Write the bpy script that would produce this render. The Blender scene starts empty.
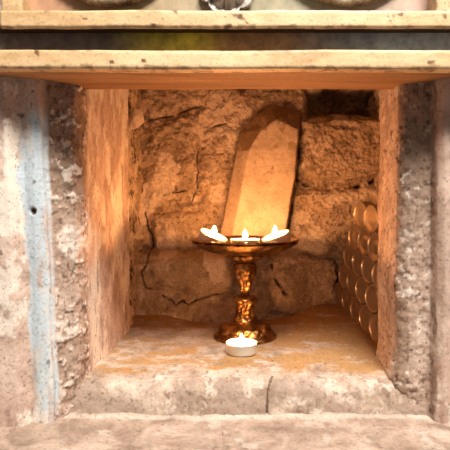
import bpy, bmesh, math
import numpy as np
from mathutils import Vector, Matrix, Euler

C = bpy.context.scene.collection
SC = bpy.context.scene
PI = math.pi

# ------------------------------------------------------------------ camera
EYE = Vector((0.0, 0.0, 0.186))
FPX = 500.0
CROT = Euler((math.radians(90 - 2.5), 0.0, 0.0), 'XYZ')
CX = 243.0                      # the crop sits left of the lens axis
cam_d = bpy.data.cameras.new('camera')
cam = bpy.data.objects.new('camera', cam_d)
C.objects.link(cam)
cam.location = EYE
cam.rotation_euler = CROT
cam_d.sensor_width = 36.0
cam_d.lens = 36.0 * FPX / 450.0
cam_d.shift_x = (225.0 - CX) / 450.0
cam_d.clip_start = 0.01
SC.camera = cam

# ------------------------------------------------------------------ light
W = bpy.data.worlds.new('world')
SC.world = W
W.use_nodes = True
bgn = W.node_tree.nodes['Background']
bgn.inputs['Color'].default_value = (1.0, 0.90, 0.84, 1)
bgn.inputs['Strength'].default_value = 0.17

ld = bpy.data.lights.new('daylight', 'AREA')
ld.shape = 'RECTANGLE'
ld.size, ld.size_y = 0.8, 0.5
ld.energy = 82.0
ld.color = (1.0, 0.91, 0.82)
lo = bpy.data.objects.new('daylight', ld)
C.objects.link(lo)
lo.location = (0.38, -0.48, 1.72)
lo.rotation_euler = (Vector((0, 0.5, 0.15)) - Vector(lo.location)).to_track_quat('-Z', 'Y').to_euler()

FLAME_RGB = (1.0, 0.43, 0.15)
FLAME_POWER = 900.0

SC.view_settings.view_transform = 'Standard'
SC.view_settings.look = 'None'
SC.view_settings.exposure = 0.0
SC.view_settings.gamma = 1.0
SC.view_settings.use_curve_mapping = False

# ------------------------------------------------------------------ helpers
RM = CROT.to_matrix()


def P(px, py, Y):
    """a place at depth Y metres whose bearing is that of a photo pixel"""
    d = RM @ Vector(((px - CX) / FPX, -(py - 225) / FPX, -1.0))
    return EYE + d * (Y / d.y)


def hash3(i, j, k, seed):
    h = (i.astype(np.int64) * 374761393 + j.astype(np.int64) * 668265263 + k.astype(np.int64) * 2147483647 + seed * 974634777)
    h &= 0xFFFFFFFF
    h = ((h ^ (h >> 13)) * 1274126177) & 0xFFFFFFFF
    h = ((h ^ (h >> 16)) * 2246822519) & 0xFFFFFFFF
    h ^= h >> 15
    return (h & 0xFFFFFF) / float(0xFFFFFF)


def vnoise(p, seed=0):
    f = np.floor(p)
    t = p - f
    t = t * t * t * (t * (t * 6 - 15) + 10)
    i, j, k = [f[..., a].astype(np.int64) for a in range(3)]
    r = 0
    for a in (0, 1):
        wa = t[..., 0] if a else 1 - t[..., 0]
        for b in (0, 1):
            wb = t[..., 1] if b else 1 - t[..., 1]
            for c in (0, 1):
                wc = t[..., 2] if c else 1 - t[..., 2]
                r = r + wa * wb * wc * hash3(i + a, j + b, k + c, seed)
    return r * 2 - 1


def fbm(p, scale, octaves=4, seed=0, gain=0.5):
    p = np.asarray(p, float) * scale + 17.31 * (seed + 1)
    r, amp, tot = 0, 1.0, 0
    for o in range(octaves):
        r = r + amp * vnoise(p, seed * 13 + o)
        tot += amp
        p = p * 2.03 + 3.7
        amp *= gain
    return r / tot


def sstep(a, b, x):
    t = np.clip((x - a) / (b - a), 0, 1)
    return t * t * (3 - 2 * t)


def sdf_poly(x, y, pts):
    """signed distance, positive inside"""
    d = np.full(x.shape, 1e18)
    s = np.ones(x.shape)
    n = len(pts)
    for i in range(n):
        ax, ay = pts[i]
        bx, by = pts[i - 1]
        ex, ey = bx - ax, by - ay
        wx, wy = x - ax, y - ay
        t = np.clip((wx * ex + wy * ey) / (ex * ex + ey * ey), 0, 1)
        d = np.minimum(d, (wx - ex * t) ** 2 + (wy - ey * t) ** 2)
        c1, c2, c3 = y >= ay, y < by, ex * wy > ey * wx
        flip = (c1 & c2 & c3) | (~c1 & ~c2 & ~c3)
        s = np.where(flip, -s, s)
    return -s * np.sqrt(d)


def line_dist(x, y, pts):
    d = np.full(x.shape, 1e18)
    for (ax, ay), (bx, by) in zip(pts[:-1], pts[1:]):
        ex, ey = bx - ax, by - ay
        wx, wy = x - ax, y - ay
        t = np.clip((wx * ex + wy * ey) / (ex * ex + ey * ey), 0, 1)
        d = np.minimum(d, (wx - ex * t) ** 2 + (wy - ey * t) ** 2)
    return np.sqrt(d)


def put(name, me, mat, parent=None, kind=None, smooth=True):
    o = bpy.data.objects.new(name, me)
    C.objects.link(o)
    if mat:
        me.materials.append(mat)
    if smooth:
        me.polygons.foreach_set('use_smooth', [True] * len(me.polygons))
    if parent:
        o.parent = parent
    if kind:
        o['kind'] = kind
    return o


def tag(o, label, cat, group=None):
    o['label'] = label
    o['category'] = cat
    if group:
        o['group'] = group
    return o


def empty(name, loc, label, cat, group=None, rot=(0, 0, 0)):
    o = bpy.data.objects.new(name, None)
    C.objects.link(o)
    o.empty_display_size = 0.02
    o.location = loc
    o.rotation_euler = rot
    return tag(o, label, cat, group)


def grid_mesh(name, G, attrs=None, wrap=False, flip=False):
    nu, nv = G.shape[:2]
    me = bpy.data.meshes.new(name)
    idx = np.arange(nu * nv).reshape(nu, nv)
    if wrap:
        a, b = idx, np.roll(idx, -1, 0)
        q = np.stack([a[:, :-1], b[:, :-1], b[:, 1:], a[:, 1:]], -1).reshape(-1, 4)
    else:
        q = np.stack([idx[:-1, :-1], idx[1:, :-1], idx[1:, 1:], idx[:-1, 1:]], -1).reshape(-1, 4)
    if flip:
        q = q[:, ::-1]
    n = len(q)
    me.vertices.add(nu * nv)
    me.vertices.foreach_set('co', np.ascontiguousarray(G.reshape(-1, 3), dtype=np.float32).ravel())
    me.loops.add(n * 4)
    me.loops.foreach_set('vertex_index', np.ascontiguousarray(q, dtype=np.int32).ravel())
    me.polygons.add(n)
    me.polygons.foreach_set('loop_start', np.arange(0, n * 4, 4, dtype=np.int32))
    me.update(calc_edges=True)
    for k, v in (attrs or {}).items():
        at = me.attributes.new(k, 'FLOAT', 'POINT')
        at.data.foreach_set('value', np.ascontiguousarray(np.clip(v, 0, 1), dtype=np.float32).ravel())
    me.validate()
    return me


def resample(pts, step):
    pts = np.asarray(pts, float)
    seg = np.linalg.norm(np.diff(pts, axis=0), axis=1)
    s = np.concatenate([[0], np.cumsum(seg)])
    n = max(2, int(s[-1] / step))
    t = np.linspace(0, s[-1], n)
    return np.stack([np.interp(t, s, pts[:, a]) for a in range(pts.shape[1])], -1)


def smooth_line(a, n):
    for _ in range(n):
        a = np.concatenate([a[:1], (a[:-2] + 2 * a[1:-1] + a[2:]) / 4, a[-1:]])
    return a


def nrm2(a):
    t = np.gradient(a, axis=0)
    t /= np.linalg.norm(t, axis=1, keepdims=True) + 1e-12
    return np.stack([t[:, 1], -t[:, 0]], -1)


def lathe(prof, n=64, mod=None):
    """prof (r, z) rows -> closed surface of revolution"""
    prof = np.asarray(prof, float)
    th = np.linspace(0, 2 * PI, n, endpoint=False)
    R = np.repeat(prof[None, :, 0], n, 0)
    Z = np.repeat(prof[None, :, 1], n, 0)
    T = np.repeat(th[:, None], len(prof), 1)
    if mod is not None:
        R = R + mod(T, R, Z)
    return np.stack([R * np.cos(T), R * np.sin(T), Z], -1)


def lathe_mesh(name, prof, n=64, mod=None):
    return grid_mesh(name, lathe(prof, n, mod), wrap=True)


# ------------------------------------------------------------------ materials
def mat_base(name):
    m = bpy.data.materials.new(name)
    m.use_nodes = True
    nt = m.node_tree
    b = nt.nodes['Principled BSDF']
    return m, nt, b


def ramp(nt, stops):
    r = nt.nodes.new('ShaderNodeValToRGB')
    el = r.color_ramp.elements
    while len(el) < len(stops):
        el.new(0.5)
    for e, (p, c) in zip(el, stops):
        e.position = p
        e.color = (c[0], c[1], c[2], 1) if not isinstance(c, (int, float)) else (c, c, c, 1)
    return r


def noise(nt, co, scale, detail=6, rough=0.6, dist=0.0):
    n = nt.nodes.new('ShaderNodeTexNoise')
    n.inputs['Scale'].default_value = scale
    n.inputs['Detail'].default_value = detail
    n.inputs['Roughness'].default_value = rough
    n.inputs['Distortion'].default_value = dist
    nt.links.new(co, n.inputs['Vector'])
    return n.outputs['Fac']


def mix(nt, fac, a, b, blend='MIX'):
    x = nt.nodes.new('ShaderNodeMix')
    x.data_type = 'RGBA'
    x.blend_type = blend
    for sock, v in ((x.inputs[0], fac), (x.inputs[6], a), (x.inputs[7], b)):
        if hasattr(v, 'is_linked') or hasattr(v, 'links'):
            nt.links.new(v, sock)
        elif isinstance(v, (int, float)):
            sock.default_value = v
        else:
            sock.default_value = (v[0], v[1], v[2], 1)
    return x.outputs[2]


def surface(name, c0, c1, c2, s=45, masks=(), speck=0.5, bump=0.5, rough=0.85, spec=0.25, stretch=(1, 1, 1),
            big=None, bumpscale=160, dist=0.0015, metallic=0.0, speck_scale=330, lo=0.36, hi=0.66):
    m, nt, b = mat_base(name)
    tc = nt.nodes.new('ShaderNodeTexCoord')
    mp = nt.nodes.new('ShaderNodeMapping')
    mp.inputs['Scale'].default_value = stretch
    nt.links.new(tc.outputs['Object'], mp.inputs['Vector'])
    co = mp.outputs['Vector']
    raw = tc.outputs['Object']
    f = noise(nt, co, s, 9, 0.68, 0.4)
    r = ramp(nt, [(lo, c0), (0.5 * (lo + hi), c1), (hi, c2)])
    nt.links.new(f, r.inputs[0])
    col = r.outputs[0]
    if big:
        bf = noise(nt, raw, big[0], 5, 0.6)
        br = ramp(nt, [(0.45, 0.0), (0.62, 1.0)])
        nt.links.new(bf, br.inputs[0])
        col = mix(nt, br.outputs[0], col, big[1])
    for an, c in masks:
        at = nt.nodes.new('ShaderNodeAttribute')
        at.attribute_name = an
        mf = noise(nt, raw, 140, 5, 0.7)
        mm = nt.nodes.new('ShaderNodeMath')
        mm.operation = 'MULTIPLY_ADD'
        nt.links.new(mf, mm.inputs[0])
        mm.inputs[1].default_value = 0.9
        nt.links.new(at.outputs['Fac'], mm.inputs[2])
        mr = nt.nodes.new('ShaderNodeMapRange')
        mr.inputs[1].default_value = 0.55
        mr.inputs[2].default_value = 1.25
        nt.links.new(mm.outputs[0], mr.inputs[0])
        ff = nt.nodes.new('ShaderNodeMath')
        ff.operation = 'MULTIPLY'
        nt.links.new(mr.outputs[0], ff.inputs[0])
        mn = nt.nodes.new('ShaderNodeMath')
        mn.operation = 'MINIMUM'
        sc_ = nt.nodes.new('ShaderNodeMath')
        sc_.operation = 'MULTIPLY'
        nt.links.new(at.outputs['Fac'], sc_.inputs[0])
        sc_.inputs[1].default_value = 2.5
        nt.links.new(sc_.outputs[0], mn.inputs[0])
        mn.inputs[1].default_value = 1.0
        nt.links.new(mn.outputs[0], ff.inputs[1])
        cv = mix(nt, f, tuple(q * 0.82 for q in c), tuple(min(1, q * 1.15) for q in c))
        col = mix(nt, ff.outputs[0], col, cv)
    if speck > 0:
        sf = noise(nt, raw, speck_scale, 3, 0.7)
        sr = ramp(nt, [(0.30, 1 - speck), (0.46, 1.0), (0.6, 1.0), (0.72, 1.0 + 0.35 * speck)])
        nt.links.new(sf, sr.inputs[0])
        col = mix(nt, 1.0, col, sr.outputs[0], 'MULTIPLY')
    nt.links.new(col, b.inputs['Base Color'])
    b.inputs['Roughness'].default_value = rough
    b.inputs['Specular IOR Level'].default_value = spec
    b.inputs['Metallic'].default_value = metallic
    if bump > 0:
        bf = noise(nt, co, bumpscale, 8, 0.7)
        bn = nt.nodes.new('ShaderNodeBump')
        bn.inputs['Strength'].default_value = bump
        bn.inputs['Distance'].default_value = dist
        nt.links.new(bf, bn.inputs['Height'])
        nt.links.new(bn.outputs[0], b.inputs['Normal'])
    return m


M = {}
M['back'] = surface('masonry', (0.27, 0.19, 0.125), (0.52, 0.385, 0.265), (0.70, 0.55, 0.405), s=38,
                    masks=[('joint', (0.10, 0.065, 0.04)), ('lime', (0.74, 0.60, 0.46)), ('soot_shade', (0.08, 0.045, 0.025))],
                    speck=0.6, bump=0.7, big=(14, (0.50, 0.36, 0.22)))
M['floor'] = surface('stone_floor', (0.30, 0.215, 0.155), (0.52, 0.40, 0.31), (0.68, 0.56, 0.46), s=34,
                     masks=[('ochre_shade', (0.46, 0.27, 0.115)), ('lime', (0.66, 0.56, 0.47)), ('grey', (0.40, 0.30, 0.235)),
                            ('soot_shade', (0.14, 0.09, 0.06))],
                     speck=0.5, bump=0.7)
M['ledge'] = surface('stone_ledge', (0.27, 0.19, 0.14), (0.44, 0.33, 0.255), (0.58, 0.465, 0.38), s=26,
                     masks=[('lime', (0.64, 0.55, 0.47)), ('soot_shade', (0.22, 0.15, 0.11))], speck=0.4, bump=0.4)
M['wall'] = surface('lime_plaster', (0.36, 0.25, 0.19), (0.56, 0.41, 0.33), (0.70, 0.55, 0.46), s=30, stretch=(1, 1, 0.7),
                    masks=[('lime', (0.80, 0.71, 0.61)), ('rough', (0.31, 0.215, 0.155)), ('blue', (0.55, 0.64, 0.69)),
                           ('chip', (0.68, 0.58, 0.50)), ('soot_shade', (0.12, 0.075, 0.05))],
                    speck=0.5, bump=0.65)
M['wood'] = surface('lintel_wood', (0.20, 0.09, 0.035), (0.36, 0.18, 0.075), (0.50, 0.28, 0.13), s=24, stretch=(0.12, 1, 1),
                    speck=0.4, bump=0.4, rough=0.7)
M['gilt'] = surface('cream_gilding', (0.58, 0.37, 0.18), (0.77, 0.54, 0.30), (0.86, 0.66, 0.40), s=22, stretch=(0.35, 1, 1),
                    masks=[('worn_shade', (0.16, 0.08, 0.035))], speck=0.35, bump=0.25, rough=0.45, spec=0.5)
M['dark'] = surface('shaded_wood', (0.02, 0.010, 0.006), (0.04, 0.02, 0.011), (0.075, 0.04, 0.022), s=24, stretch=(0.12, 1, 1), speck=0.3, bump=0.3, rough=0.6)  # near-black, so the underside's shade sits in its colour
M['slab'] = surface('cut_stone', (0.56, 0.42, 0.28), (0.70, 0.55, 0.39), (0.78, 0.64, 0.48), s=34,
                    masks=[('worn_shade', (0.30, 0.19, 0.10)), ('pit', (0.48, 0.33, 0.20))], speck=0.35, bump=0.45)
M['chip'] = surface('pale_chip', (0.60, 0.46, 0.33), (0.72, 0.57, 0.42), (0.80, 0.66, 0.5), s=60, speck=0.3, bump=0.4)
M['brass'] = surface('aged_brass', (0.055, 0.024, 0.008), (0.28, 0.13, 0.038), (0.66, 0.37, 0.13), s=70, metallic=1.0, rough=0.33,
                     spec=0.5, speck=0.3, bump=0.55, bumpscale=230, dist=0.001)
M['silver'] = surface('worn_silver', (0.20, 0.17, 0.14), (0.55, 0.50, 0.44), (0.82, 0.78, 0.72), s=60, metallic=0.35, rough=0.4,
                      spec=0.5, speck=0.3, bump=0.4)
M['rope'] = surface('old_gilding', (0.16, 0.10, 0.05), (0.46, 0.33, 0.20), (0.78, 0.64, 0.46), s=60, rough=0.4, spec=0.5,
                    metallic=0.5, speck=0.3, bump=0.4)


def simple(name, col, rough=0.5, metallic=0.0, sss=0.0, emit=None, estr=0.0, nscale=80, var=0.12):
    m, nt, b = mat_base(name)
    tc = nt.nodes.new('ShaderNodeTexCoord')
    f = noise(nt, tc.outputs['Object'], nscale, 4, 0.6)
    c = mix(nt, f, tuple(q * (1 - var) for q in col), tuple(min(1, q * (1 + var)) for q in col))
    nt.links.new(c, b.inputs['Base Color'])
    b.inputs['Roughness'].default_value = rough
    b.inputs['Metallic'].default_value = metallic
    if sss:
        b.inputs['Subsurface Weight'].default_value = sss
        b.inputs['Subsurface Radius'].default_value = (0.012, 0.008, 0.005)
        b.inputs['Subsurface Scale'].default_value = 1.0
    if emit:
        b.inputs['Emission Color'].default_value = (*emit, 1)
        b.inputs['Emission Strength'].default_value = estr
    return m


M['wax'] = simple('white_wax', (0.86, 0.80, 0.70), 0.35, sss=0.6)
M['cup'] = simple('pale_cup', (0.82, 0.74, 0.64), 0.35, sss=0.7)
M['tin'] = simple('tealight_tin', (0.46, 0.345, 0.24), 0.28, metallic=0.72, var=0.2)
M['wick'] = simple('wick', (0.05, 0.04, 0.03), 0.9)
M['flame'] = simple('flame', (0.9, 0.6, 0.3), 0.5, emit=FLAME_RGB, estr=FLAME_POWER)


def frieze_mat():
    m, nt, b = mat_base('painted_frieze')
    tc = nt.nodes.new('ShaderNodeTexCoord')
    sx = nt.nodes.new('ShaderNodeSeparateXYZ')
    nt.links.new(tc.outputs['Object'], sx.inputs[0])
    nz = noise(nt, tc.outputs['Object'], 40, 5, 0.6)
    ad = nt.nodes.new('ShaderNodeMath')
    ad.operation = 'MULTIPLY_ADD'
    nt.links.new(nz, ad.inputs[0])
    ad.inputs[1].default_value = 0.03
    nt.links.new(sx.outputs['X'], ad.inputs[2])
    mr = nt.nodes.new('ShaderNodeMapRange')
    mr.inputs[1].default_value = -0.235
    mr.inputs[2].default_value = 0.245
    nt.links.new(ad.outputs[0], mr.inputs[0])
    r = ramp(nt, [(0.0, (0.42, 0.35, 0.33)), (0.06, (0.17, 0.13, 0.115)), (0.26, (0.12, 0.10, 0.085)), (0.34, (0.40, 0.33, 0.05)),
                  (0.43, (0.62, 0.50, 0.05)), (0.50, (0.40, 0.21, 0.08)), (0.60, (0.42, 0.25, 0.12)), (0.70, (0.28, 0.29, 0.29)),
                  (0.80, (0.36, 0.43, 0.48)), (1.0, (0.42, 0.48, 0.52))])
    nt.links.new(mr.outputs[0], r.inputs[0])
    n2 = noise(nt, tc.outputs['Object'], 90, 6, 0.7)
    rr = ramp(nt, [(0.35, 0.6), (0.6, 1.15)])
    nt.links.new(n2, rr.inputs[0])
    nt.links.new(mix(nt, 1.0, r.outputs[0], rr.outputs[0], 'MULTIPLY'), b.inputs['Base Color'])
    b.inputs['Roughness'].default_value = 0.35
    return m


def panel_mat():
    m, nt, b = mat_base('painted_panel')
    tc = nt.nodes.new('ShaderNodeTexCoord')
    sx = nt.nodes.new('ShaderNodeSeparateXYZ')
    nt.links.new(tc.outputs['Object'], sx.inputs[0])
    mr = nt.nodes.new('ShaderNodeMapRange')
    mr.inputs[1].default_value = -0.22
    mr.inputs[2].default_value = 0.20
    nt.links.new(sx.outputs['X'], mr.inputs[0])
    r = ramp(nt, [(0.0, (0.48, 0.26, 0.16)), (0.12, (0.55, 0.31, 0.18)), (0.24, (0.42, 0.30, 0.15)), (0.40, (0.48, 0.38, 0.24)),
                  (0.55, (0.36, 0.32, 0.20)), (0.70, (0.47, 0.44, 0.30)), (0.85, (0.55, 0.43, 0.32)), (1.0, (0.62, 0.36, 0.31))])
    nt.links.new(mr.outputs[0], r.inputs[0])
    n2 = noise(nt, tc.outputs['Object'], 70, 6, 0.7)
    rr = ramp(nt, [(0.35, 0.8), (0.6, 1.1)])
    nt.links.new(n2, rr.inputs[0])
    nt.links.new(mix(nt, 1.0, r.outputs[0], rr.outputs[0], 'MULTIPLY'), b.inputs['Base Color'])
    b.inputs['Roughness'].default_value = 0.5
    return m


M['frieze'] = frieze_mat()
M['panel'] = panel_mat()


# ------------------------------------------------------------------ the niche: floor and riser
def jitter2(G, amp, scale, seed):
    return amp * fbm(G, scale, 3, seed), amp * fbm(G, scale, 3, seed + 50)


prof = smooth_line(resample([(0.93, 0.0), (0.545, 0.0), (0.528, -0.003), (0.519, -0.010), (0.516, -0.022), (0.512, -0.045)], 0.0013), 12)
nn = nrm2(prof)
nn *= np.sign(nn[10, 1]) if abs(nn[10, 1]) > 0 else 1
xs = np.arange(-0.215, 0.262, 0.0014)
X, Yb = np.meshgrid(xs, prof[:, 0], indexing='ij')
Zb = np.repeat(prof[None, :, 1], len(xs), 0)
base = np.stack([X, Yb, Zb], -1)
edge = sstep(0.56, 0.52, Yb)
h = 0.0022 * fbm(base, 16, 4, 3) + 0.0014 * fbm(base, 70, 5, 4, 0.62) + 0.0010 * edge * fbm(base, 170, 3, 5)
rise = 0.017 * sstep(0.64, 0.83, Yb) * sstep(0.02, 0.14, X) + 0.008 * sstep(0.74, 0.80, Yb) * sstep(-0.06, -0.13, X)
calm = 1 - 0.9 * sstep(0.10, 0.03, np.hypot(X + 0.002, (Yb - 0.68)))
h = h * np.where(Yb > 0.56, 0.25 + 0.75 * calm, 1)
G = base.copy()
G[..., 1] += h * nn[None, :, 0]
G[..., 2] += h * nn[None, :, 1] + rise
jx, jz = jitter2(base, 0.004, 60, 7)
crack = line_dist(X + 0.3 * jx, np.repeat((np.cumsum(np.r_[0, np.linalg.norm(np.diff(prof, axis=0), axis=1)]))[None], len(xs), 0),
                  [(0.032, 0.395), (0.026, 0.412), (0.025, 0.43), (0.024, 0.46)])
cm = sstep(0.0016, 0.0004, crack)
G[..., 1] += 0.002 * cm
G[..., 2] -= 0.001 * cm
ochre_shade = sstep(0.528, 0.556, Yb + 0.03 * fbm(base, 26, 4, 21, 0.6)) * (0.3 + 0.7 * sstep(-0.05, 0.25, fbm(base * [1, 2.0, 1], 30, 5, 22, 0.62) + 0.4 * sstep(0, .13, X)))  # ochre stain that also paints the shaded, candle-orange floor behind the front edge
lime = sstep(0.05, 0.42, fbm(base, 70, 5, 23, 0.62)) * sstep(0.75, 0.54, Yb) * 0.8
grey = sstep(0.535, 0.516, Yb + 0.012 * fbm(base, 40, 3, 28)) * sstep(-0.3, 0.25, fbm(base, 38, 5, 29, 0.62))
soot_shade = np.maximum(cm, 0.45 * sstep(0.30, 0.55, fbm(base, 230, 3, 25)))
floor = put('floor', grid_mesh('floor', G, dict(ochre_shade=ochre_shade, lime=lime * (1 - 0.5 * ochre_shade), grey=grey, soot_shade=soot_shade)), M['floor'], kind='structure')

# lower ledge in front
prof = smooth_line(resample([(0.56, -0.036), (0.33, -0.041), (0.325, -0.09)], 0.0014), 8)
xs = np.arange(-0.40, 0.40, 0.0018)
X, Yb = np.meshgrid(xs, prof[:, 0], indexing='ij')
Zb = np.repeat(prof[None, :, 1], len(xs), 0)
base = np.stack([X, Yb, Zb], -1)
G = base.copy()
G[..., 2] += 0.0030 * fbm(base, 14, 4, 31) + 0.0014 * fbm(base, 75, 4, 32) + 0.005 * sstep(0.506, 0.52, Yb)
dent = np.hypot(X + 0.018, (Yb - 0.478) * 1.6)
G[..., 2] -= 0.003 * sstep(0.008, 0.003, dent)
lime = np.maximum(0.5 * sstep(0.0, 0.45, fbm(base, 55, 5, 33, 0.65)), 0.45 * sstep(0.006, 0.001, np.abs(Yb - 0.510 + 0.006 * fbm(base, 30, 3, 35))))
soot_shade = 0.55 * sstep(0.008, 0.004, dent) + 0.5 * sstep(0.33, 0.55, fbm(base, 220, 3, 34))
put('trim_1', grid_mesh('ledge', G, dict(lime=lime, soot_shade=soot_shade)), M['ledge'], kind='structure')


# ------------------------------------------------------------------ pier walls
def sweep(name, pts, z0, z1, shear, step, hfun, sm, mat, kind='structure'):
    pr = smooth_line(resample(pts, step), sm)
    n2 = nrm2(pr)
    zs = np.arange(z0, z1, step * 1.1)
    U = np.repeat(pr[:, None, :], len(zs), 1)
    Z = np.repeat(zs[None], len(pr), 0)
    base = np.stack([U[..., 0], U[..., 1], Z], -1)
    hh, attrs = hfun(base)
    G = base.copy()
    G[..., 0] += hh * n2[:, None, 0] - shear * (Z - 0.1) * sstep(0.53, 0.50, base[..., 1])
    G[..., 1] += hh * n2[:, None, 1]
    return put(name, grid_mesh(name, G, attrs), mat, kind=kind)


def left_h(b):
    X, Y, Z = b[..., 0], b[..., 1], b[..., 2]
    front = sstep(0.56, 0.53, Y)
    w = 0.006 * fbm(b * [1, 1, 0.6], 30, 3, 41)
    w2 = 0.006 * fbm(b, 120, 3, 40)
    plaster = sstep(-0.2145, -0.220, X + 1.5 * w + 0.3 * w2) * front
    strip = sstep(-0.220, -0.2145, X + 1.5 * w + 0.3 * w2) * sstep(-0.190, -0.194, X + 0.25 * w) * front
    band = sstep(-0.194, -0.190, X + 0.3 * w) * sstep(0.56, 0.528, Y + 1.5 * w)
    reveal = 1 - front
    hh = 0.0022 * fbm(b, 14, 4, 42) * (plaster + 0.5 * reveal) + 0.0010 * fbm(b, 60, 4, 43) * (0.4 + 0.6 * plaster)
    rg = fbm(b, 75, 4, 44)
    hh = hh + band * (0.0017 * rg + 0.0017 * fbm(b * [1, 1, 0.7], 210, 3, 45))
    hh = hh + strip * 0.0008 * fbm(b * [1, 1, 0.25], 90, 3, 46)
    hh = hh - 0.0012 * sstep(0.0018, 0.0006, np.abs(X + 0.1935 + 0.3 * w)) * front
    # drill hole in the strip
    hole = np.hypot(X + 0.207, Z - 0.178)
    hh = hh - 0.004 * sstep(0.0045, 0.002, hole)
    chipm = band * sstep(0.10, 0.42, fbm(b, 105, 4, 47, 0.6) + 0.22 * sstep(0.2, 0.05, Z) - 0.06)
    big = np.hypot((X + 0.179), (Z - 0.145) * 0.55)
    chipm = np.maximum(chipm, 0.8 * sstep(0.012, 0.006, big + 1.2 * w + 0.5 * w2))
    hh = hh + 0.0018 * chipm
    lime = plaster * sstep(-0.12, 0.22, fbm(b * [1, 1, 0.8], 34, 5, 48, 0.62) + 0.25 * sstep(0.06, 0.14, Z) * sstep(0.28, 0.2, Z) + 0.3 * sstep(-0.26, -0.225, X) - 0.30)
    lime = np.maximum(lime, 0.85 * strip * sstep(0.05, 0.35, fbm(b * [1, 1, 0.22], 85, 4, 49)))
    lime = np.maximum(lime, 0.85 * reveal * sstep(-0.25, 0.3, fbm(b * [1, 1, 0.55], 36, 5, 52, 0.6)))
    blue = strip * (0.35 + 0.65 * sstep(-0.3, 0.15, fbm(b * [1, 1, 0.25], 60, 4, 50))) * sstep(0.295, 0.25, Z + 3 * w)
    soot_shade = np.maximum(sstep(0.0042, 0.0025, hole) , band * 0.6 * sstep(0.12, 0.45, fbm(b, 260, 3, 51)))
    soot_shade = np.maximum(soot_shade, 0.55 * sstep(0.42, 0.6, fbm(b * [1, 1, .6], 210, 3, 53)))
    soot_shade = np.maximum(soot_shade, 0.5 * reveal * sstep(0.25, 0.5, fbm(b * [1, 2, 0.22], 200, 3, 54)) * sstep(0.2, 0.1, Z))
    return hh, dict(lime=lime, rough=band * (0.45 + 0.5 * sstep(0.12, 0.26, Z + 3 * w)), blue=blue, chip=chipm, soot_shade=soot_shade)  # rough brown deepens upward, with shade below the rails painted in


LEFT = [(-0.40, 0.486), (-0.226, 0.489), (-0.219, 0.4985), (-0.215, 0.4995), (-0.205, 0.4965), (-0.1955, 0.4985), (-0.193, 0.505),
        (-0.184, 0.512), (-0.173, 0.519), (-0.1695, 0.528), (-0.1690, 0.56), (-0.1662, 0.728)]
sweep('wall_left', LEFT, -0.06, 0.60, 0.026, 0.0012, left_h, 4, M['wall'])


def right_h(b):
    X, Y, Z = b[..., 0], b[..., 1], b[..., 2]
    w = 0.006 * fbm(b * [1, 1, 0.6], 30, 3, 61)
    plaster = sstep(0.192, 0.199, X + 0.4 * w) * sstep(0.55, 0.53, Y)
    pier = (1 - plaster) * sstep(0.53, 0.52, Y + w) * sstep(0.55, 0.53, Y)
    inner = sstep(0.518, 0.528, Y) * (X < 0.19)
    hh = 0.0016 * fbm(b, 16, 4, 62) + pier * (0.0022 * fbm(b, 85, 4, 63) + 0.0012 * fbm(b, 200, 3, 64))
    hh = hh + inner * (0.0022 * fbm(b * [1, 1, 0.5], 60, 4, 65) + 0.0013 * fbm(b, 160, 3, 75))
    hh = hh + 0.0010 * plaster * fbm(b * [1, 1, 0.3], 60, 4, 66)
    foot = sstep(0.03, -0.02, Z)
    hh = hh + 0.006 * foot * sstep(-0.2, 0.3, fbm(b, 40, 3, 67)) * (1 - plaster)
    lime = np.maximum(plaster * sstep(-0.15, 0.3, fbm(b * [1, 1, 0.35], 18, 4, 68)), 0.6 * (pier + inner) * sstep(0.05, 0.42, fbm(b, 100, 4, 69, 0.6)))
    lime = np.maximum(lime, foot * sstep(0.05, 0.4, fbm(b, 110, 3, 70)) * 0.6)
    soot_shade = (pier + 0.9 * inner) * 0.6 * sstep(0.12, 0.45, fbm(b, 260, 3, 71))
    soot_shade = np.maximum(soot_shade, 0.45 * sstep(0.0013, 0.0006, np.abs(X - 0.1955 + 0.5 * w)) * (Y < 0.53) * sstep(-.1, .15, fbm(b, 20, 2, 72)))
    return hh, dict(lime=lime * 0.8, rough=pier * np.maximum(0.45 + 0.4 * sstep(0.14, 0.24, Z), 0.9 * sstep(0.176, 0.168, X + w)), blue=pier * 0.0, chip=pier * sstep(0.1, 0.45, fbm(b, 110, 4, 73, 0.6)) * 0.7, soot_shade=soot_shade)  # pier's brown strengthens with height: overhang shade put into the colour


RIGHT = [(0.262, 0.606), (0.166, 0.604), (0.1615, 0.598), (0.1605, 0.535), (0.162, 0.523), (0.167, 0.518), (0.190, 0.515), (0.1945, 0.5155),
         (0.1965, 0.504), (0.202, 0.498), (0.40, 0.492)]
sweep('wall_right', RIGHT, -0.06, 0.60, 0.016, 0.0012, right_h, 4, M['wall'])


# rough sides of the recess behind the piers
def rec_h(seed):
    def f(b):
        hh = 0.006 * fbm(b, 26, 4, seed) + 0.003 * fbm(b, 85, 4, seed + 1)
        j = sstep(0.18, 0.38, fbm(b, 50, 4, seed + 2))
        return hh, dict(joint=np.maximum(j * 0.8, 0.7 * sstep(0.1, 0.4, fbm(b, 160, 3, seed + 5))), lime=sstep(0.15, 0.35, fbm(b, 36, 3, seed + 3)) * 0.6, soot_shade=0 * hh)
    return f


sweep('wall_recess_left', [(-0.205, 0.729), (-0.170, 0.731), (-0.171, 0.76), (-0.170, 0.90)], -0.03, 0.43, 0.0, 0.0014, rec_h(81), 3, M['back'])
sweep('wall_recess_right', [(0.224, 0.90), (0.222, 0.595)], -0.03, 0.43, 0.0, 0.0016, rec_h(91), 3, M['back'])

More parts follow.
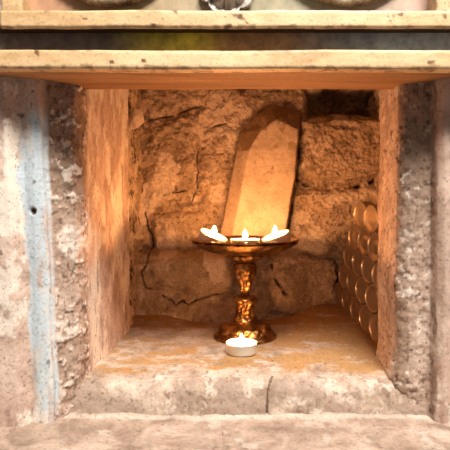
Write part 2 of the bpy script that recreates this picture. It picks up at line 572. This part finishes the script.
# ------------------------------------------------------------------ back wall of rough masonry
xs = np.arange(-0.215, 0.262, 0.00125)
zs = np.arange(-0.03, 0.43, 0.00125)
X, Z = np.meshgrid(xs, zs, indexing='ij')
base = np.stack([X, 0 * X + 0.84, Z], -1)
jx, jz = jitter2(base, 0.0055, 34, 101)
kx, kz = jitter2(base, 0.0022, 120, 103)
Xw, Zw = X + jx + kx, Z + jz + kz


def wp(*pts):
    return [(lambda v: (v.x, v.z))(P(a, b, 0.835)) for a, b in pts]


stones = [  # outline, how proud, edge softness
    (wp((150, 122), (172, 118), (202, 108), (199, 150), (197, 200), (150, 204), (147, 150)), 0.006, 0.014),
    (wp((206, 130), (222, 121), (244, 104), (236, 170), (228, 224), (200, 216), (200, 160)), 0.007, 0.014),
    (wp((300, 122), (340, 117), (386, 121), (390, 160), (380, 173), (352, 182), (320, 182), (303, 176), (298, 165), (299, 135)), 0.026, 0.007),
    (wp((291, 192), (340, 188), (390, 186), (390, 250), (350, 262), (318, 256), (296, 248), (286, 225)), 0.013, 0.009),
    (wp((268, 256), (300, 252), (338, 262), (336, 300), (300, 312), (266, 306)), 0.012, 0.009),
    (wp((150, 258), (200, 255), (236, 256), (238, 288), (200, 294), (176, 286), (156, 280)), 0.009, 0.009),
    (wp((134, 190), (144, 190), (146, 246), (132, 250)), 0.010, 0.006),
    (wp((150, 212), (196, 210), (236, 228), (234, 250), (154, 250)), 0.009, 0.009),
    (wp((128, 80), (236, 82), (246, 98), (222, 113), (204, 103), (172, 112), (150, 117)), 0.008, 0.007),
    (wp((200, 300), (262, 300), (262, 325), (190, 325)), 0.006, 0.008),
]
hgt = np.zeros(X.shape)
ins = np.full(X.shape, -1.0)
for pts, amp, soft in stones:
    d = sdf_poly(Xw, Zw, pts)
    hgt = np.maximum(hgt, amp * np.sqrt(np.clip(sstep(-0.0008, soft, d), 0, 1)))
    ins = np.maximum(ins, d)
cracks = [
    (wp((197, 150), (198, 175), (196, 190), (190, 202)), 0.0013),
    (wp((150, 119), (172, 115), (200, 106)), 0.0011),
    (wp((143, 205), (146, 222), (152, 240), (150, 258), (144, 270), (148, 285), (160, 288), (172, 297)), 0.0014),
    (wp((172, 295), (178, 301), (184, 297), (190, 302), (197, 297), (204, 296), (212, 293), (224, 291)), 0.0015),
    (wp((139, 315), (148, 312), (158, 314)), 0.0012),
    (wp((203, 132), (212, 126), (226, 123)), 0.0014),
    (wp((162, 196), (172, 192), (186, 191)), 0.0013),
    (wp((298, 150), (294, 180), (291, 200), (286, 230)), 0.0058),
    (wp((296, 172), (298, 180), (308, 185)), 0.0044),
    (wp((270, 262), (276, 280), (284, 290)), 0.0030),
    (wp((356, 187), (374, 181), (384, 172)), 0.0034),
    (wp((335, 262), (339, 285)), 0.0035),
]
crk = np.zeros(X.shape)
for pts, wd in cracks:
    crk = np.maximum(crk, sstep(-0.45, 0.1, fbm(base, 70, 3, 111)) * sstep(wd * 1.25, wd * 0.2, line_dist(X + 1.2 * kx + 0.3 * jx, Z + 1.2 * kz + 0.3 * jz, pts)))
lowb = sstep(0.112, 0.098, Z + 0.5 * jz) * sstep(0.12, 0.06, X) * 0.034
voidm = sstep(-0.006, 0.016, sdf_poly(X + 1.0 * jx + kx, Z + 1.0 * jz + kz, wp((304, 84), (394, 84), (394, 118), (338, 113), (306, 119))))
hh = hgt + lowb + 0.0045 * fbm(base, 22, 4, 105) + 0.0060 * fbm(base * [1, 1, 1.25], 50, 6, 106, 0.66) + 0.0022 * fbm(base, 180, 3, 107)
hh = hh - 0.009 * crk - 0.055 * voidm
fil = 0.02 * sstep(0.03, -0.005, Z)
G = base.copy()
G[..., 1] -= hh + fil
joint = np.maximum(0.45 * sstep(0.001, -0.004, ins) * sstep(0.3, -0.1, fbm(base, 90, 4, 110)), 0.55 * sstep(0.1, 0.42, fbm(base, 210, 4, 108, 0.65)))
joint = joint * sstep(0.10, 0.13, Z) + 0.5 * joint * sstep(0.13, 0.10, Z)
lime = 0.75 * sstep(0.10, 0.34, fbm(base, 24, 4, 109))
soot_shade = np.maximum(0.8 * crk, 0.62 * voidm)  # dirt in the cracks; the recess's shade painted into the void
put('wall_back', grid_mesh('wall_back', G, dict(joint=joint, lime=lime, soot_shade=soot_shade), flip=False), M['back'], kind='structure')

# top of the recess, hidden above the lintel
xs = np.arange(-0.22, 0.27, 0.004)
ys = np.arange(0.53, 0.93, 0.004)
X, Yb = np.meshgrid(xs, ys, indexing='ij')
base = np.stack([X, Yb, 0 * X + 0.405], -1)
G = base.copy()
G[..., 2] += 0.004 * fbm(base, 30, 3, 120)
put('ceiling', grid_mesh('ceiling', G, dict(joint=0 * X, lime=0 * X, soot_shade=0.4 + 0 * X)), M['back'], kind='structure')


# ------------------------------------------------------------------ beams with worn edges
def beam(name, x0, x1, y0, y1, z0, z1, mat, parent=None, kind=None, seed=0, rnd=0.0022, step=0.0016, wob=0.0007):
    """long bar along X: rounded section swept, rubbed along its arrises"""
    r = rnd
    sec = []
    for cx, cz, a0 in ((y0 + r, z1 - r, 90), (y0 + r, z0 + r, 180), (y1 - r, z0 + r, 270), (y1 - r, z1 - r, 0)):
        for k in range(5):
            a = math.radians(a0 + k * 22.5)
            sec.append((cx + r * math.cos(a), cz + r * math.sin(a)))
    sec.append(sec[0])
    pr = resample(sec, step)[:-1]
    xs = np.arange(x0, x1 + step, step * 1.5)
    U = np.repeat(pr[:, None, :], len(xs), 1)
    Xg = np.repeat(xs[None], len(pr), 0)
    base = np.stack([Xg, U[..., 0], U[..., 1]], -1)
    G = base.copy()
    G[..., 1] += wob * fbm(base, 45, 4, seed)
    G[..., 2] += wob * fbm(base * [0.6, 1, 1], 40, 4, seed + 1) + 1.3 * wob * fbm(base * [1, 0, 0], 9, 2, seed + 2)
    cy, cz = (y0 + y1) / 2, (z0 + z1) / 2
    e = np.minimum(np.minimum(base[..., 1] - y0, y1 - base[..., 1]) + np.minimum(base[..., 2] - z0, z1 - base[..., 2]), 1)
    lowedge = sstep(0.005, 0.0015, base[..., 2] - z0 + 0.003 * fbm(base, 60, 3, seed + 6))
    worn_shade = 0.5 * sstep(0.004, 0.001, e + 0.002 * fbm(base, 90, 3, seed + 3)) * sstep(-0.1, 0.25, fbm(base, 50, 3, seed + 4))
    worn_shade = np.maximum(worn_shade, 0.8 * sstep(0.42, 0.56, fbm(base * [0.8, 1, 1.2], 130, 4, seed + 5)))
    worn_shade = np.maximum(worn_shade, 0.5 * lowedge * sstep(0.0, 0.35, fbm(base, 130, 3, seed + 7)))
    me = grid_mesh(name, G, dict(worn_shade=worn_shade), wrap=True)
    # close both ends
    bm = bmesh.new()
    bm.from_mesh(me)
    bmesh.ops.holes_fill(bm, edges=[e for e in bm.edges if e.is_boundary], sides=0)
    bmesh.ops.recalc_face_normals(bm, faces=bm.faces)
    bm.to_mesh(me)
    bm.free()
    return put(name, me, mat, parent, kind)


beam('trim_2', -0.40, 0.40, 0.4705, 0.546, 0.3085, 0.3225, M['wood'], kind='structure', seed=130, rnd=0.002)
ROOT = empty('altar_frame', (0, 0.46, 0.31), 'cream and gilt altar frame with painted panel above the niche', 'altar frame')


def own(o, root=ROOT):
    o.parent = root
    o.matrix_parent_inverse = Matrix.Translation(-Vector(root.location))
    return o


own(beam('shelf_rail', -0.40, 0.40, 0.455, 0.4705, 0.3065, 0.3235, M['gilt'], seed=140))
own(beam('bottom_rail', -0.215, 0.40, 0.449, 0.4545, 0.3412, 0.3565, M['gilt'], seed=150, rnd=0.0016))
own(beam('soffit_board', -0.222, 0.40, 0.4545, 0.50, 0.3422, 0.3555, M['dark'], seed=155))


def box_mesh(name, x0, x1, y0, y1, z0, z1, bev=0.001):
    bm = bmesh.new()
    bmesh.ops.create_cube(bm, size=1)
    for v in bm.verts:
        v.co = Vector((x0 + (v.co.x + .5) * (x1 - x0), y0 + (v.co.y + .5) * (y1 - y0), z0 + (v.co.z + .5) * (z1 - z0)))
    bmesh.ops.bevel(bm, geom=bm.edges[:], offset=bev, segments=2, affect='EDGES')
    me = bpy.data.meshes.new(name)
    bm.to_mesh(me)
    bm.free()
    return me


own(put('frieze', box_mesh('frieze', -0.40, 0.40, 0.4655, 0.53, 0.3215, 0.343), M['frieze'], smooth=False))
own(put('painted_panel', box_mesh('painted_panel', -0.205, 0.19, 0.468, 0.50, 0.354, 0.56), M['panel'], smooth=False))


def stile(x0, x1, seed):
    o = beam('stile', 0.353, 0.56, 0.4495, 0.499, x0, x1, M['gilt'], seed=seed)
    me = o.data
    co = np.zeros(len(me.vertices) * 3, np.float32)
    me.vertices.foreach_get('co', co)
    co = co.reshape(-1, 3)
    me.vertices.foreach_set('co', np.ascontiguousarray(np.stack([co[:, 2], co[:, 1], co[:, 0]], -1)).ravel())
    me.flip_normals()
    me.update()
    return own(o)


stile(-0.2145, -0.1955, 160)
stile(0.170, 0.190, 170)


def medallion(px):
    c = P(px, 4, 0.458)
    R = 0.068
    zc = c.z + R + 0.0045
    me = lathe_mesh('medallion', [(0.0, 0.0), (0.0, 0.007), (0.030, 0.0075), (0.055, 0.006), (R - 0.004, 0.004), (R - 0.002, 0.0)], 72)
    o = put('medallion', me, M['rope'])
    me.transform(Matrix.Translation((c.x, 0.469, zc)) @ Matrix.Rotation(PI / 2, 4, 'X'))
    own(o)
    n, k = 360, 14
    th = np.linspace(0, 2 * PI, n, endpoint=False)[:, None]
    ph = np.linspace(0, 2 * PI, k + 1)[None]
    tw = 0.0042 * (1 + 0.22 * np.abs(np.sin(0.5 * (ph + 60 * th))) ** 0.7)
    rr = R + tw * np.cos(ph)
    G = np.stack([c.x + rr * np.cos(th), 0.464 + tw * np.sin(ph) + 0 * th, zc + rr * np.sin(th)], -1)
    ro = put('rope_border', grid_mesh('rope_border', G, wrap=True), M['rope'])
    ro.parent = o
    return o


medallion(108)
medallion(348)

# silver lobed rosette between the medallions
c = P(227, 9, 0.452)
th = np.linspace(0, 2 * PI, 180, endpoint=False)[:, None]
s = np.linspace(0, 1, 26)[None]
lob = np.abs(np.cos(4.5 * th)) ** 0.6
rr = s * (0.0225 + 0.0045 * lob * s)
dep = 0.010 * np.sqrt(np.clip(1 - s ** 3, 0, 1)) * (0.55 + 0.45 * lob) + 0.003 * np.sin(s * 14)
G = np.stack([c.x + rr * np.cos(th), 0.467 - dep, c.z + 0.0245 + rr * np.sin(th)], -1)
own(put('rosette', grid_mesh('rosette', G, wrap=True), M['silver']))


# ------------------------------------------------------------------ stones: remeshed and roughened polyhedra
def rough_solid(name, verts, faces, mat, voxel, amp, scale, seed, attr=None):
    me = bpy.data.meshes.new(name + '_raw')
    me.from_pydata([tuple(v) for v in verts], [], faces)
    bm = bmesh.new()
    bm.from_mesh(me)
    bmesh.ops.recalc_face_normals(bm, faces=bm.faces)
    bm.to_mesh(me)
    bm.free()
    t = bpy.data.objects.new('tmp', me)
    C.objects.link(t)
    md = t.modifiers.new('r', 'REMESH')
    md.mode = 'VOXEL'
    md.voxel_size = voxel
    md2 = t.modifiers.new('s', 'SMOOTH')
    md2.iterations = 2
    dg = bpy.context.evaluated_depsgraph_get()
    out = bpy.data.meshes.new_from_object(t.evaluated_get(dg))
    bpy.data.objects.remove(t)
    n = len(out.vertices)
    co = np.zeros(n * 3, np.float32)
    no = np.zeros(n * 3, np.float32)
    out.vertices.foreach_get('co', co)
    out.vertices.foreach_get('normal', no)
    co, no = co.reshape(-1, 3), no.reshape(-1, 3)
    co2 = co + no * (amp * fbm(co, scale, 4, seed) + 0.4 * amp * fbm(co, scale * 3.5, 3, seed + 1))[:, None]
    out.vertices.foreach_set('co', np.ascontiguousarray(co2, dtype=np.float32).ravel())
    if attr:
        for k, f in attr.items():
            a = out.attributes.new(k, 'FLOAT', 'POINT')
            a.data.foreach_set('value', np.clip(f(co), 0, 1).astype(np.float32))
    out.update()
    out.name = name
    out.materials.clear()
    return out


F = [P(231, 243, 0.786), P(283, 243, 0.786), P(294, 178, 0.797), P(298, 130, 0.806), P(277, 120, 0.808), P(262, 131, 0.806), P(250, 150, 0.803)]
O_ = [P(219, 243, 0.803), P(285, 243, 0.799), P(296, 178, 0.810), P(300, 128, 0.818), P(301, 110, 0.838), P(269, 104, 0.838), P(240, 132, 0.822)]
Bk = [v + Vector((0, 0.016, 0)) for v in O_]
verts = F + O_ + Bk
faces = [tuple(range(7)), tuple(range(20, 13, -1))]
for i in range(7):
    j = (i + 1) % 7
    faces.append((i, 7 + i, 7 + j, j))
    faces.append((7 + i, 14 + i, 14 + j, 7 + j))
fp = [(v.x, v.z) for v in F]


def slab_worn_shade(co):
    d = sdf_poly(co[:, 0], co[:, 2], fp)
    left = (co[:, 0] < P(248, 150, .8).x) & (co[:, 2] < P(248, 150, .8).z)
    return sstep(-0.0002, -0.003, d + 0.0012 * fbm(co, 120, 3, 203)) * np.where(left, 0.35, 1.0)  # weathering plus shade painted on the top and side facets


slab_me = rough_solid('stone_slab', verts, faces, M['slab'], 0.0016, 0.0012, 60, 201,
                      dict(worn_shade=slab_worn_shade, pit=lambda co: 0.9 * sstep(0.05, 0.3, fbm(co, 70, 4, 204)) * sstep(P(0, 185, .8).z, P(0, 165, .8).z, co[:, 2])))
tag(put('stone_slab', slab_me, M['slab']), 'tall pale cut stone slab with broken top leaning on the back wall', 'stone slab')

c0 = P(136, 120, 0.748)
ch = [(-.013, 0, .004), (-.002, -.004, .019), (.010, 0, .014), (.013, .002, -.003), (.002, -.005, -.014), (-.012, 0, -.016), (0, .012, 0), (-.001, -.011, .001)]
cv = [c0 + Vector(q) for q in ch]
cf = []
for i in range(6):
    cf += [(i, (i + 1) % 6, 7), ((i + 1) % 6, i, 6)]
chip_me = rough_solid('stone_chip', cv, cf, M['chip'], 0.0012, 0.0008, 90, 211)
tag(put('stone_chip', chip_me, M['chip']), 'small pale stone chip wedged in the upper left corner joint', 'stone')

# ------------------------------------------------------------------ brass stand
BX, BY = P(245, 336, 0.69).x, 0.69
stand = empty('brass_compote', (BX, BY, 0.0), 'ornate brass pedestal bowl holding three lit tealights', 'pedestal bowl')


def spline(pts, n=8):
    pts = np.asarray(pts, float)
    p = np.concatenate([[2 * pts[0] - pts[1]], pts, [2 * pts[-1] - pts[-2]]])
    out = []
    for i in range(1, len(p) - 2):
        for t in np.linspace(0, 1, n, endpoint=False):
            a, b, c, d = p[i - 1:i + 3]
            out.append(0.5 * ((2 * b) + (-a + c) * t + (2 * a - 5 * b + 4 * c - d) * t * t + (-a + 3 * b - 3 * c + d) * t ** 3))
    out.append(pts[-1])
    out = np.array(out)
    out[:, 0] = np.maximum(out[:, 0], 0)
    return out


def relief(lobes, amp, zscale, seed, lo=-1, hi=9):
    def f(T, R, Z):
        p = np.stack([np.cos(T) * R, np.sin(T) * R, Z], -1)
        leaf = np.abs(np.sin(0.5 * lobes * T + 0.9 * np.sin(Z * zscale)))
        return (amp * (leaf - 0.6) + 1.3 * amp * fbm(p, 230, 3, seed)) * ((Z > lo) & (Z < hi)) * (R > 0.004)
    return f


foot = spline([(0.0, 0.0006), (0.030, 0.0006), (0.0425, 0.0), (0.0440, 0.0020), (0.0430, 0.0048), (0.0395, 0.0070), (0.0380, 0.0082), (0.0368, 0.0092),
               (0.0360, 0.0125), (0.0325, 0.0170), (0.0255, 0.0200), (0.0185, 0.0220), (0.0165, 0.0240), (0.0, 0.0240)], 7)
put('foot', lathe_mesh('foot', foot, 128, relief(14, 0.0013, 260, 221, 0.0085, 0.0235)), M['brass'], stand)
stem = spline([(0.0, 0.0232), (0.0160, 0.0234), (0.0165, 0.0260), (0.0140, 0.0300), (0.0125, 0.0360), (0.0130, 0.0430), (0.0148, 0.0500), (0.0160, 0.0535),
               (0.0155, 0.0560), (0.0120, 0.0575), (0.0065, 0.0590), (0.0055, 0.0620), (0.0065, 0.0655), (0.0090, 0.0730), (0.0125, 0.0820),
               (0.0150, 0.0900), (0.0158, 0.0960), (0.0148, 0.1010), (0.0125, 0.1040), (0.0, 0.1040)], 7)
put('stem', lathe_mesh('stem', stem, 96, relief(9, 0.0014, 230, 223, 0.026, 0.1025)), M['brass'], stand)
coll = spline([(0.0, 0.1035), (0.0110, 0.1040), (0.0175, 0.1062), (0.0225, 0.1095), (0.0245, 0.1120), (0.0225, 0.1150), (0.0, 0.1165)], 7)
put('collar', lathe_mesh('collar', coll, 96, relief(12, 0.0012, 100, 225, 0.105, 0.114)), M['brass'], stand)
bowl = spline([(0.0, 0.1150), (0.020, 0.1150), (0.034, 0.1162), (0.050, 0.1195), (0.062, 0.1245), (0.0695, 0.1305), (0.0725, 0.1345), (0.0745, 0.1352),
               (0.0750, 0.1362), (0.0735, 0.1370), (0.0700, 0.1358), (0.0620, 0.1310), (0.050, 0.1275), (0.036, 0.1255), (0.018, 0.1250), (0.0, 0.1250)], 7)


def bowl_mod(T, R, Z):
    out = np.abs(np.sin(12 * T)) * 0.0007 + 0.0006 * np.sin(6 * T + R * 300)
    return out * ((R > 0.03) & (Z < 0.1325))


put('bowl', lathe_mesh('bowl', bowl, 160, bowl_mod), M['brass'], stand)
# beading that hangs under the rim
n, k = 400, 8
th = np.linspace(0, 2 * PI, n, endpoint=False)[:, None]
ph = np.linspace(0, 2 * PI, k + 1)[None]
bead = 0.0011 * (0.65 + 0.5 * np.abs(np.sin(38 * th)))
rr = 0.0722 + bead * np.cos(ph)
G = np.stack([rr * np.cos(th), rr * np.sin(th), 0.1322 + bead * np.sin(ph) + 0 * th], -1)
put('rim_beading', grid_mesh('rim_beading', G, wrap=True), M['brass'], stand)

# ------------------------------------------------------------------ tealights
cup_prof = [(0.0, 0.0004), (0.0165, 0.0004), (0.0172, 0.0), (0.0182, 0.0002), (0.0188, 0.0012), (0.0189, 0.0120), (0.0194, 0.0127),
            (0.0191, 0.0133), (0.0185, 0.0129), (0.0184, 0.0105), (0.0, 0.0104)]
wax_prof = [(0.0, 0.0095), (0.0183, 0.0095), (0.01835, 0.0122), (0.0178, 0.0126), (0.014, 0.0121), (0.007, 0.0117), (0.0, 0.0116)]
fl_prof = spline([(0.0, 0.0), (0.0020, 0.0008), (0.0032, 0.0028), (0.0031, 0.0048), (0.0020, 0.0078), (0.0009, 0.0100), (0.0, 0.0116)], 5)
cup_me = lathe_mesh('cup', cup_prof, 56)
wax_me = lathe_mesh('wax', wax_prof, 56)
wick_me = lathe_mesh('wick', [(0.0, 0.0105), (0.0007, 0.0105), (0.0007, 0.0150), (0.0, 0.0155)], 10)
flame_me = lathe_mesh('flame', fl_prof, 20)


def lit(loc, rot, label, group=None, size=1.0):
    t = empty('tealight', loc, label, 'tealight', group, rot)
    cup_me.materials.clear()
    put('cup', cup_me, M['cup'], t)
    wax_me.materials.clear()
    put('wax', wax_me, M['wax'], t)
    wick_me.materials.clear()
    put('wick', wick_me, M['wick'], t)
    flame_me.materials.clear()
    f = put('flame', flame_me, M['flame'], t)
    # a flame stands upright whatever the tilt of its candle
    Rm = Euler(rot).to_matrix().to_4x4()
    f.matrix_parent_inverse = Matrix.Translation((0, 0, 0.0140)) @ Rm.inverted() @ Matrix.Scale(size, 4)
    return t


p = P(241.5, 352, 0.612)
lit((p.x, 0.612, 0.0012), (0, 0, 0), 'lit white tealight on the stone floor in front of the brass stand', size=0.85)
GB = 'lit tealights in the brass bowl'
lit((BX + 0.000, BY - 0.030, 0.1255), (0, 0, 0), 'lit white tealight standing level in the middle of the brass bowl', GB)
lit((BX - 0.0470, BY - 0.010, 0.1312), (math.radians(7), math.radians(22), 0), 'lit white tealight tilted on the left rim of the brass bowl', GB)
lit((BX + 0.0455, BY - 0.010, 0.1306), (math.radians(7), math.radians(-20), 0), 'lit white tealight tilted on the right rim of the brass bowl', GB)

# stack of unlit tealights on edge along the right side
D = 0.0410
tin_prof = [(0.0, 0.0020), (0.0090, 0.0020), (0.0100, 0.0024), (0.0110, 0.0020), (0.0174, 0.0019), (0.0180, 0.0016), (0.0186, 0.0001), (0.0196, 0.0001), (0.0204, 0.0012),
            (0.0203, 0.0150), (0.0205, 0.0158), (0.0199, 0.0160), (0.0196, 0.0130), (0.0, 0.0128)]
tin_prof = [(r_ * 0.965, z_) for r_, z_ in tin_prof]
tin_me = lathe_mesh('metal_cup', tin_prof, 56)
tin_me.materials.append(M['tin'])
wx_me = lathe_mesh('wax', [(0.0, 0.0120), (0.0188, 0.0120), (0.0188, 0.0146), (0.0, 0.0140)], 40)
wx_me.materials.append(M['wax'])
near, far = P(376, 329, 0.66), P(339, 294, 0.822)
row = (far - near).normalized()
side = Vector((row.y, -row.x, 0)).normalized()      # away from the niche, towards the right wall
up = side.cross(row).normalized()
if up.z < 0:
    up = -up
rotm = Matrix((row, up, row.cross(up))).transposed()
if rotm.col[2].dot(side) < 0:
    rotm = Matrix((up, row, up.cross(row))).transposed()
rotm = Matrix.Rotation(math.radians(10), 3, up) @ rotm   # every cup turned a little to the front
rows = [(0, [0, 1, 2, 3, 4], 'bottom row'), (1, [0.5, 1.5, 2.5, 3.5], 'second row up'), (2, [1, 2, 3, 4], 'third row up'),
        (3, [1.5, 2.5, 3.5], 'fourth row up'), (4, [2, 3], 'top row')]
words = ['first', 'second', 'third', 'fourth', 'fifth']
origin = near + row * (4 * D)                        # the far end of the bottom row
for r, offs, rname in rows:
    for i, o in enumerate(offs):
        pos = origin - row * (o * D) + up * (r * D * 0.868)
        t = empty('unlit_tealight', pos, '', 'tealight', 'unlit tealights stacked on edge by the right jamb', rotm.to_euler())
        t['label'] = f'unlit metal tealight on edge, {words[i]} from back wall in {rname} of stack'
        for nm, me in (('metal_cup', tin_me), ('wax', wx_me)):
            q = bpy.data.objects.new(nm, me)
            C.objects.link(q)
            q.parent = t
for me in (tin_me, wx_me):
    me.polygons.foreach_set('use_smooth', [True] * len(me.polygons))
